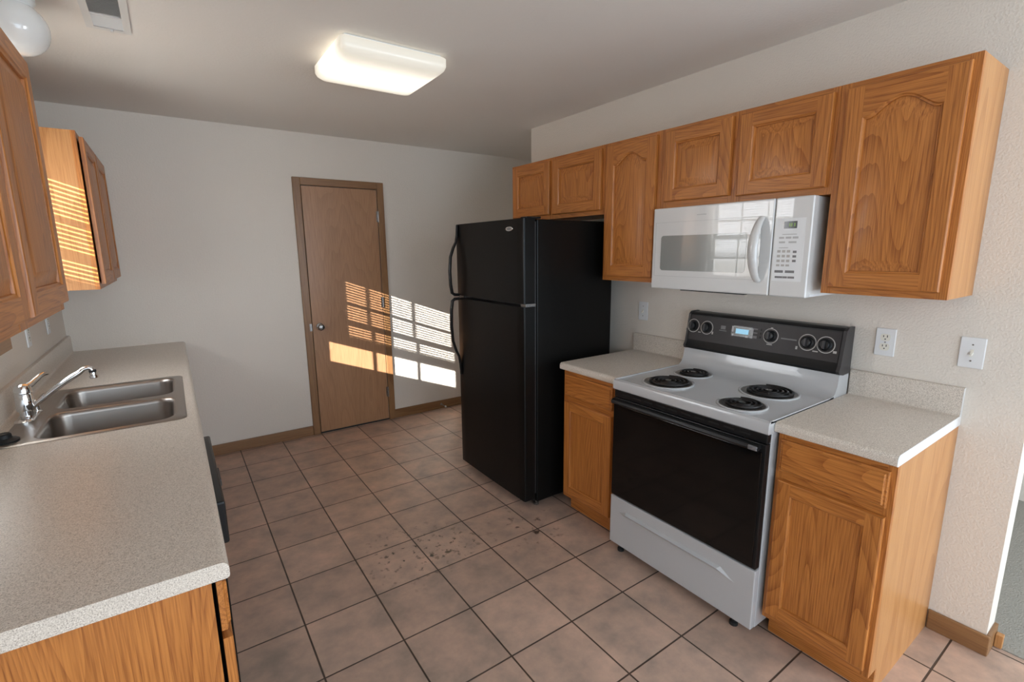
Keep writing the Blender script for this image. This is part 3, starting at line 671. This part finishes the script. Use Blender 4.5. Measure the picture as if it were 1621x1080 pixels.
# cooktop: rolled front and side edges, sloping up into the back riser
prof = [(-.03, CT-.044), (-.668, CT-.044), (-.6715, CT-.040), (-.6725, CT-.012), (-.668, CT+.001), (-.655, RT), (-.64, RT-.003), (-.20, RT-.003), (-.165, RT+.001), (-.145, RT+.012), (-.128, RT+.040), (-.122, RT+.075), (-.118, RT+.10), (-.03, RT+.10)]
bm = bmesh.new(); prism_y(bm, prof, R0, R1); ckt = obj('cooktop', bm, 'white_gloss', rg, smooth=True, angle=30)
for y0, y1 in ((R0, R0+.006), (R1-.006, R1)):
    bm = box(-.660, -.15, y0, y1, CT-.004, RT+.0012, bev=.001); obj('edge_lip', bm, 'white_gloss', ckt)
zc = RT-.003
def burner(x, y, R):
    g = thing_part('burner', rg)
    return g
def coil_burner(x, y, R):
    t = obj('burner', L((x, y, zc), (0, 0, 1), [(R+.020, .0003), (R+.020, .003), (R+.016, .0052), (R+.010, .0045), (R+.008, .001)], 40), 'white_gloss', rg, smooth=True, label='white rimmed coil burner')
    bm = bmesh.new(); lathe(bm, (x, y, zc), (0, 0, 1), [(R+.009, .0040), (R+.0065, .0046), (R+.002, .003), (R-.006, .0012), (R*.5, .0008), (0, .0008)], 40); obj('drip_pan', bm, 'dull_chrome', t, smooth=True)
    turns = 4 if R > .09 else 3; bm = bmesh.new(); pts = []
    nst = 34*turns
    for i in range(nst+1):
        a = 2*math.pi*turns*i/nst; r = .022+(R-.022-.004)*i/nst
        pts.append((x+r*math.cos(a+.6), y+r*math.sin(a+.6), zc+.0085))
    tube(bm, pts, .0052 if R > .09 else .0050, 8); obj('coil', bm, 'coil', t, smooth=True)
    bm = bmesh.new()
    for q in range(3):
        a = q*2*math.pi/3+.3; bx_ = Matrix.Rotation(a, 4, 'Z')
        b2 = bmesh.new(); bx(b2, .012, R-.004, -.002, .002, zc+.0015, zc+.0045)
        bmesh.ops.transform(b2, matrix=Matrix.Translation((x, y, 0)) @ bx_, verts=b2.verts[:])
        me = bpy.data.meshes.new('tmp'); b2.to_mesh(me); b2.free(); bm.from_mesh(me); bpy.data.meshes.remove(me)
    obj('coil_support', bm, 'dull_chrome', t)
    obj('medallion', L((x, y, zc+.010), (0, 0, 1), [(.014, 0), (.014, .003), (0, .004)], 16), 'dull_chrome', t)
coil_burner(-.507, .944, .100); coil_burner(-.272, .972, .076); coil_burner(-.292, .577, .102); coil_burner(-.547, .552, .078)
# black strip with vents, then the oven door
bm = box(-.637, -.664, R0+.004, R1-.004, .826, CT-.0455, bev=.003); vt = obj('vent_trim', bm, 'black_plastic', rg)
for i in range(10):
    y = R0+.09+i*.066; obj('vent_slot', box(-.6635, -.6655, y-.022, y+.022, .842, .848), 'rubber', vt)
OD0, OD1 = .312, .824
od = obj('oven_door', box(-.638, -.668, R0+.004, R1-.004, OD0, OD1, bev=.003), 'black_plastic', rg)
obj('door_glass', box(-.6675, -.6745, R0+.016, R1-.012, OD0+.006, OD1-.032, bev=.0025), 'black_glass', od)
bm = bmesh.new()
hp = [(-.668, OD1-.004), (-.682, OD1-.002), (-.692, OD1-.008), (-.695, OD1-.018), (-.691, OD1-.026), (-.684, OD1-.024), (-.680, OD1-.018), (-.668, OD1-.020)]
prism_y(bm, hp, R0+.022, R1-.010); hd = obj('handle', bm, 'black_plastic', od, smooth=True, angle=40)
bm = box(-.686, -.6975, R0+.024, R0+.060, OD1-.0255, OD1-.0075, bev=.004); obj('handle_end', bm, 'handle_grey', hd, label='grey end of the handle')  # lighter grey block at the near end of the bar
# storage drawer with angled grip ridge
sd = obj('storage_drawer', box(-.638, -.668, R0+.002, R1-.002, .048, .306, bev=.004), 'white_gloss', rg)
bm = bmesh.new(); ya, yb, zt = R0+.075, R1-.055, .246
lp0 = [(-.6675, ya, zt-.038), (-.6675, ya+.07, zt+.002), (-.6675, yb-.05, zt+.004), (-.6675, yb, zt-.012), (-.6675, yb-.03, zt-.018), (-.6675, ya+.05, zt-.022)]
lp1 = [(-.6700, ya+.02, zt-.032), (-.6840, ya+.08, zt-.006), (-.6840, yb-.06, zt-.004), (-.6700, yb-.02, zt-.012), (-.6780, yb-.04, zt-.015), (-.6780, ya+.06, zt-.018)]
loops(bm, [lp0, lp1], cap1=True); obj('drawer_grip', bm, 'white_gloss', sd)
for x, y in ((-.632, R0+.09), (-.632, R1-.05), (-.12, R0+.07), (-.12, R1-.07)):
    obj('foot', L((x, y, 0), (0, 0, 1), [(.017, 0), (.017, .014), (.010, .018), (.010, .046)], 12), 'rubber', rg)
# backguard
zb0, zb1 = RT+.088, 1.199
def bgp(y): return [(-.022, zb0-.0), (-.085, zb0-.004), (-.122, zb0+.004), (-.130, zb0+.018), (-.118, zb0+.040), (-.092, zb1-.012), (-.075, zb1), (-.060, zb1+.002), (-.022, zb1+.002)]
bgo = bmesh.new(); prism_y(bgo, bgp(0), R0+.001, R1-.001); bg_ = obj('backguard', bgo, 'black_plastic', rg, smooth=True, angle=40)
for y0, y1 in ((R0-.001, R0+.012), (R1-.012, R1+.001)):
    b2 = bmesh.new(); q = bgp(0); prism_y(b2, [(x-.003 if x < -.05 else x, z+(.003 if z > zb1-.02 else 0)) for x, z in q], y0, y1); obj('end_cap', b2, 'dark_plastic', bg_, smooth=True, angle=40)
A_, B_ = Vector((-.118, 0, zb0+.040)), Vector((-.092, 0, zb1-.012)); sl = (B_-A_).normalized(); nrm = Vector((-sl.z, 0, sl.x))   # panel plane
def pp(y, z, d=0):
    t = (z-A_.z)/sl.z; p = A_+sl*t+nrm*d; return Vector((p.x, y, p.z))
def panel_rect(y0, y1, z0, z1, d0, d1):
    bm = bmesh.new(); loops(bm, [[pp(y0, z0, d0), pp(y1, z0, d0), pp(y1, z1, d0), pp(y0, z1, d0)], [pp(y0, z0, d1), pp(y1, z0, d1), pp(y1, z1, d1), pp(y0, z1, d1)]], cap0=True, cap1=True); return bm
cpn = obj('control_panel', panel_rect(R0+.016, R1-.016, zb0+.052, zb1-.018, .0003, .0022), 'panel_grey', bg_)
def dots(lst, nm, mat, par, d=.0021, th=.0006):
    for y, z, wy, wz in lst:
        bm = bmesh.new()
        q = [[pp(y-wy/2, z-wz/2, k_), pp(y+wy/2, z-wz/2, k_), pp(y+wy/2, z+wz/2, k_), pp(y-wy/2, z+wz/2, k_)] for k_ in (d, d+th)]; loops(bm, q, cap1=True)
        o = obj(nm, bm, mat, par)
    return o
KN = [(1.101, 1.128, .026), (1.020, 1.126, .026), (.685, 1.128, .026), (.521, 1.122, .027), (.446, 1.122, .027)]
for y, z, r in KN:
    o_ = pp(y, z, .002); u_ = nrm
    bm = L(o_, u_, [(r+.010, .0), (r+.010, .0012), (r+.0065, .0014), (r+.0065, 0)], 32); ring = obj('knob', L(o_, u_, [(r, 0), (r, .004), (r-.006, .007), (r-.008, .020), (r-.010, .022), (0, .022)], 28), 'black_plastic', bg_, smooth=True)
    obj('dial_ring', bm, 'ring_grey', ring, label='pale printed dial ring')
    b2 = bmesh.new(); c0 = o_+u_*.028
    for sgn in (1,):
        q0 = []; 
        for dy, dz in ((-.005, -.019), (.005, -.019), (.005, .019), (-.005, .019)): q0.append(o_+u_*.0215+Vector((0, dy, 0))+sl*dz)
        q1 = [o_+u_*.031+Vector((0, dy*.8, 0))+sl*dz*.9 for dy, dz in ((-.005, -.019), (.005, -.019), (.005, .019), (-.005, .019))]
        loops(b2, [q0, q1], cap0=True, cap1=True)
    obj('grip', b2, 'dark_plastic', ring)
dots([(1.140, 1.105, .008, .012), (1.060, 1.098, .016, .004), (.984, 1.103, .008, .014), (.563, 1.092, .008, .014), (.484, 1.088, .022, .005), (.407, 1.096, .014, .010), (.685, 1.165, .010, .005), (.685, 1.088, .026, .004)], 'printed_mark', 'ring_grey', cpn)
dots([(.602, 1.124, .070, .006), (.71+.05, 1.150, .020, .006), (.71+.05, 1.132, .020, .006), (.71+.05, 1.112, .020, .012)], 'printed_word', 'print_dim', cpn)
dots([(.929, 1.138, .026, .018), (.929, 1.122, .040, .004)], 'maker_emblem', 'print_dim', cpn)
ck = dots([(.826, 1.130, .112, .050)], 'clock', 'lcd_off', cpn, th=.0015)
dots([(.826, 1.130, .066, .024)], 'clock_display', 'lcd', ck, d=.0036)
dots([(.776, 1.134, .012, .034), (.826, 1.151, .095, .005), (.876, 1.138, .010, .028), (.872, 1.110, .010, .010), (.800, 1.108, .014, .010), (.776, 1.110, .012, .012)], 'clock_button', 'key_grey', ck, d=.0036)
dots([(y, z, .005, .008) for y in (.735,) for z in (1.15, 1.132, 1.114)], 'selector_button', 'rubber', cpn, th=.002)

# ------------------------------------------------------------------ microwave
MX, M0, M1, MZ0, MZ1 = -.342, .4445, 1.2055, 1.338, 1.7345
MX0 = MX+.040
mw = thing('microwave_oven', 'white over the range microwave with bowed handle', 'microwave', (-.17, .83, MZ0))
obj('case', box(-.002, MX0, M0+.003, M1-.003, MZ0+.012, MZ1-.001, bev=.003), 'white_micro', mw)
obj('underside', box(-.01, MX0-.02, M0+.006, M1-.006, MZ0+.002, MZ0+.0118), 'white_plastic', mw)
obj('vent_filter', box(-.315, -.285, M0+.27, M0+.60, MZ0-.006, MZ0+.0019), 'rubber', mw, label='black strip under the microwave')
ysp = .593
def mface(y0, y1, z0, z1, bev=.006): return box(MX, MX0-.0005, y0, y1, z0, z1, bev=bev, seg=3)
md = obj('door', mface(ysp+.0015, M1, MZ0, MZ1), 'white_micro', mw)
mp_ = obj('control_side', mface(M0, ysp-.0015, MZ0, MZ1), 'white_micro', mw)
# faint inset border and viewing window
def mrect(y0, y1, z0, z1, x0=MX-.0008, x1=MX+.002, bev=0): return box(x0, x1, y0, y1, z0, z1, bev=bev)
bm = bmesh.new()
for a in ((.640, 1.188, 1.664, 1.6655), (.640, 1.188, 1.401, 1.4025), (1.1865, 1.188, 1.4025, 1.664), (.640, .6415, 1.4025, 1.664)): bx(bm, MX-.0006, MX+.001, *a)
obj('door_border', bm, 'key_grey', md)
def yz_rr(y0, y1, z0, z1, r, x): return [(x, a, b_) for a, b_ in rrect((y0+y1)/2, (z0+z1)/2, (y1-y0)/2, (z1-z0)/2, r, 5)]
bm = bmesh.new(); loops(bm, [yz_rr(.703, 1.152, 1.430, 1.600, .014, MX+.001), yz_rr(.703, 1.152, 1.430, 1.600, .014, MX-.0012)], cap1=True); obj('viewing_window', bm, 'microglass', md)
bm = bmesh.new()
pts = []
for i in range(15):
    t = i/14; pts.append((MX-.004-.046*math.sin(math.pi*t)**.6, .641+.006*math.sin(math.pi*t), 1.398+.262*t))
tube(bm, pts, [.013+.006*math.sin(math.pi*i/14) for i in range(15)], 14, flat=(1.15, .72)); obj('handle', bm, 'white_micro', md, smooth=True, label='bowed white door handle')
obj('brand_mark', mrect(.905, .955, 1.690, 1.694), 'key_grey', md)
kp = obj('keypad', mrect(.468, .584, 1.402, 1.652, bev=.0), 'white_plastic', mp_)
dsp = obj('display', mrect(.500, .550, 1.612, 1.640, x0=MX-.0016), 'lcd_off', mp_)
bm = bmesh.new()
for i, y in enumerate((.528, .520, .509)): bx(bm, MX-.0021, MX-.001, y-.002, y+.002, 1.619, 1.633)
obj('clock_digits', bm, 'lcd_green', dsp)
def keys(rows, nm, mat):
    for z, h_, ys in rows:
        for y, w_ in ys: obj(nm, box(MX-.0014, MX-.0005, y-w_/2, y+w_/2, z-h_/2, z+h_/2), mat, kp)
keys([(1.589, .003, [(.526, .056)]), (1.576, .008, [(.556, .020), (.529, .022), (.502, .022)]), (1.558, .007, [(.553, .024), (.512, .030)]), (1.536, .003, [(.545, .036)])], 'function_key', 'key_grey')
keys([(z, .010, [(y, .013) for y in (.562, .543, .524)]) for z in (1.522, 1.503, 1.484)] + [(1.466, .008, [(.562, .013), (.543, .013), (.524, .014)])], 'number_key', 'ring_grey')
keys([(z, .009, [(.500, .014)]) for z in (1.520, 1.502, 1.484)] + [(1.441, .010, [(.556, .034), (.513, .036)]), (1.418, .008, [(.555, .030), (.530, .018), (.506, .026)])], 'command_key', 'print_dim')

# ------------------------------------------------------------------ plates on the walls
def plate(name, label, cat, y, z, w_, h_, kind, side=-1, xw=0.0):
    t = thing(name, label, cat, (xw, y, z))
    def q(d0, d1, ya, yb, za, zb, **k): return box(xw+side*d0, xw+side*d1, y+ya, y+yb, z+za, z+zb, **k)
    cv = obj('cover_plate', q(.0003, .0065, -w_/2, w_/2, -h_/2, h_/2, bev=.0028), 'white_plastic', t)
    if kind == 'outlet':
        for dz in (.0195, -.0195):
            bm = bmesh.new(); loops(bm, [[(xw+side*d, a, b_) for a, b_ in rrect(y, z+dz, .017, .0145, .010, 5)] for d in (.006, .0082)], cap1=True)
            r = obj('receptacle', bm, 'ivory', t)
            bm = bmesh.new()
            for dy, hh in ((-.0065, .0045), (.0065, .004)): bx(bm, xw+side*.008, xw+side*.0086, y+dy-.0014, y+dy+.0014, z+dz+.001, z+dz+.001+hh*2)
            lathe(bm, (xw+side*.008, y, z+dz-.0065), (side, 0, 0), [(.0026, 0), (.0026, .0007)], 10); obj('slots', bm, 'rubber', r)
        obj('screw', L((xw+side*.0062, y, z), (side, 0, 0), [(.003, 0), (.0025, .0012)], 10), 'nickel', t)
    elif kind == 'switch':
        obj('toggle_slot', q(.0062, .0070, -.005, .005, -.012, .012), 'ivory', t)
        bm = bmesh.new(); loops(bm, [[(xw+side*.0065, y+a, z+b_) for a, b_ in ((-.0042, -.006), (.0042, -.006), (.0042, .006), (-.0042, .006))], [(xw+side*.019, y+a, z-.008+b_) for a, b_ in ((-.0034, -.004), (.0034, -.004), (.0034, .003), (-.0034, .003))]], cap1=True)
        obj('toggle', bm, 'ivory', t)
        for dz in (.030, -.030): obj('screw', L((xw+side*.0062, y, z+dz), (side, 0, 0), [(.0032, 0), (.0027, .0012)], 10), 'nickel', t)
    return t
plate('wall_outlet', 'white double outlet on the wall above the right countertop', 'outlet', .268, 1.150, .070, .114, 'outlet')
plate('light_switch', 'white toggle switch plate nearest the open wall end', 'switch', .000, 1.150, .072, .114, 'switch')
plate('light_switch', 'white switch plate between refrigerator and range backguard', 'switch', 1.532, 1.158, .070, .114, 'switch')
plate('wall_outlet', 'white outlet on left wall seen edge on, nearer the window', 'outlet', 2.76, 1.155, .070, .114, 'outlet', 1, XL)
plate('wall_outlet', 'white outlet on left wall seen edge on, nearer the back corner', 'outlet', 3.235, 1.155, .070, .114, 'outlet', 1, XL)

# ------------------------------------------------------------------ ceiling things
lx, ly = -1.45, 1.985
cl = thing('ceiling_light', 'square wraparound ceiling light, switched on', 'lamp', (lx, ly, H))
obj('mounting_pan', box(lx-.228, lx+.228, ly-.205, ly+.205, H-.014, H-.0005, bev=.004), 'white_paint', cl)
lpz = []
HXl, HYl = .25, .228
for ins, z, r in ((.006, H-.013, .02), (0, H-.018, .022), (.0, H-.050, .024), (.006, H-.066, .028), (.022, H-.080, .03), (.055, H-.089, .03), (.12, H-.094, .02)):
    lpz.append([(x, y, z) for x, y in rrect(lx, ly, HXl-ins, HYl-ins, r, 6)])
bm = bmesh.new(); loops(bm, lpz, cap0=True, cap1=True); obj('diffuser', bm, 'diffuser', cl, smooth=True, angle=60)
gx, gy = -2.745, 2.12
gl_ = thing('globe_light', 'white opal globe ceiling light above the sink, unlit', 'lamp', (gx, gy, H))
obj('base', L((gx, gy, H-.0005), (0, 0, -1), [(.062, 0), (.062, .018), (.055, .026), (.052, .034), (0, .034)], 32), 'white_paint', gl_, smooth=True)
RG = .091; zc_ = H-.030-RG*.86
prf = [(.046, H-.028)] + [(RG*math.cos(a), zc_+RG*math.sin(a)) for a in [math.radians(57-i*147/20) for i in range(21)]]
prf = [(max(r, 0), H-z) for r, z in prf]; prf[-1] = (0, prf[-1][1])
obj('globe', L((gx, gy, H), (0, 0, -1), prf, 36), 'globe', gl_, smooth=True, angle=80)
vg = thing('ceiling_vent', 'white louvred air vent in the ceiling near the globe light', 'vent', (-2.475, 2.10, H))
VX0, VX1, VY0, VY1 = -2.558, -2.412, 1.92, 2.285
bm = bmesh.new()
for a in ((VX0, VX1, VY0, VY0+.025), (VX0, VX1, VY1-.025, VY1), (VX0, VX0+.025, VY0+.025, VY1-.025), (VX1-.025, VX1, VY0+.025, VY1-.025), (VX0+.025, VX1-.025, 2.125, 2.133)): bx(bm, a[0], a[1], a[2], a[3], H-.007, H-.0005)
obj('vent_frame', bm, 'vent_white', vg)
obj('vent_backing', box(VX0+.025, VX1-.025, VY0+.025, VY1-.025, H-.0012, H-.0004), 'vent_dark', vg)
bm = bmesh.new(); y = VY0+.032
while y < VY1-.03:
    if not 2.116 < y < 2.141:
        t = -.004 if y < 2.13 else .0026
        vv = [bm.verts.new(p) for p in ((VX0+.025, y-t, H-.0015), (VX1-.025, y-t, H-.0015), (VX1-.025, y+t, H-.0075), (VX0+.025, y+t, H-.0075))]; bm.faces.new(vv)
    y += .0105
obj('louvres', bm, 'vent_white', vg)
obj('damper_lever', box(-2.482, -2.472, VY1-.022, VY1-.004, H-.013, H-.0071), 'vent_white', vg)
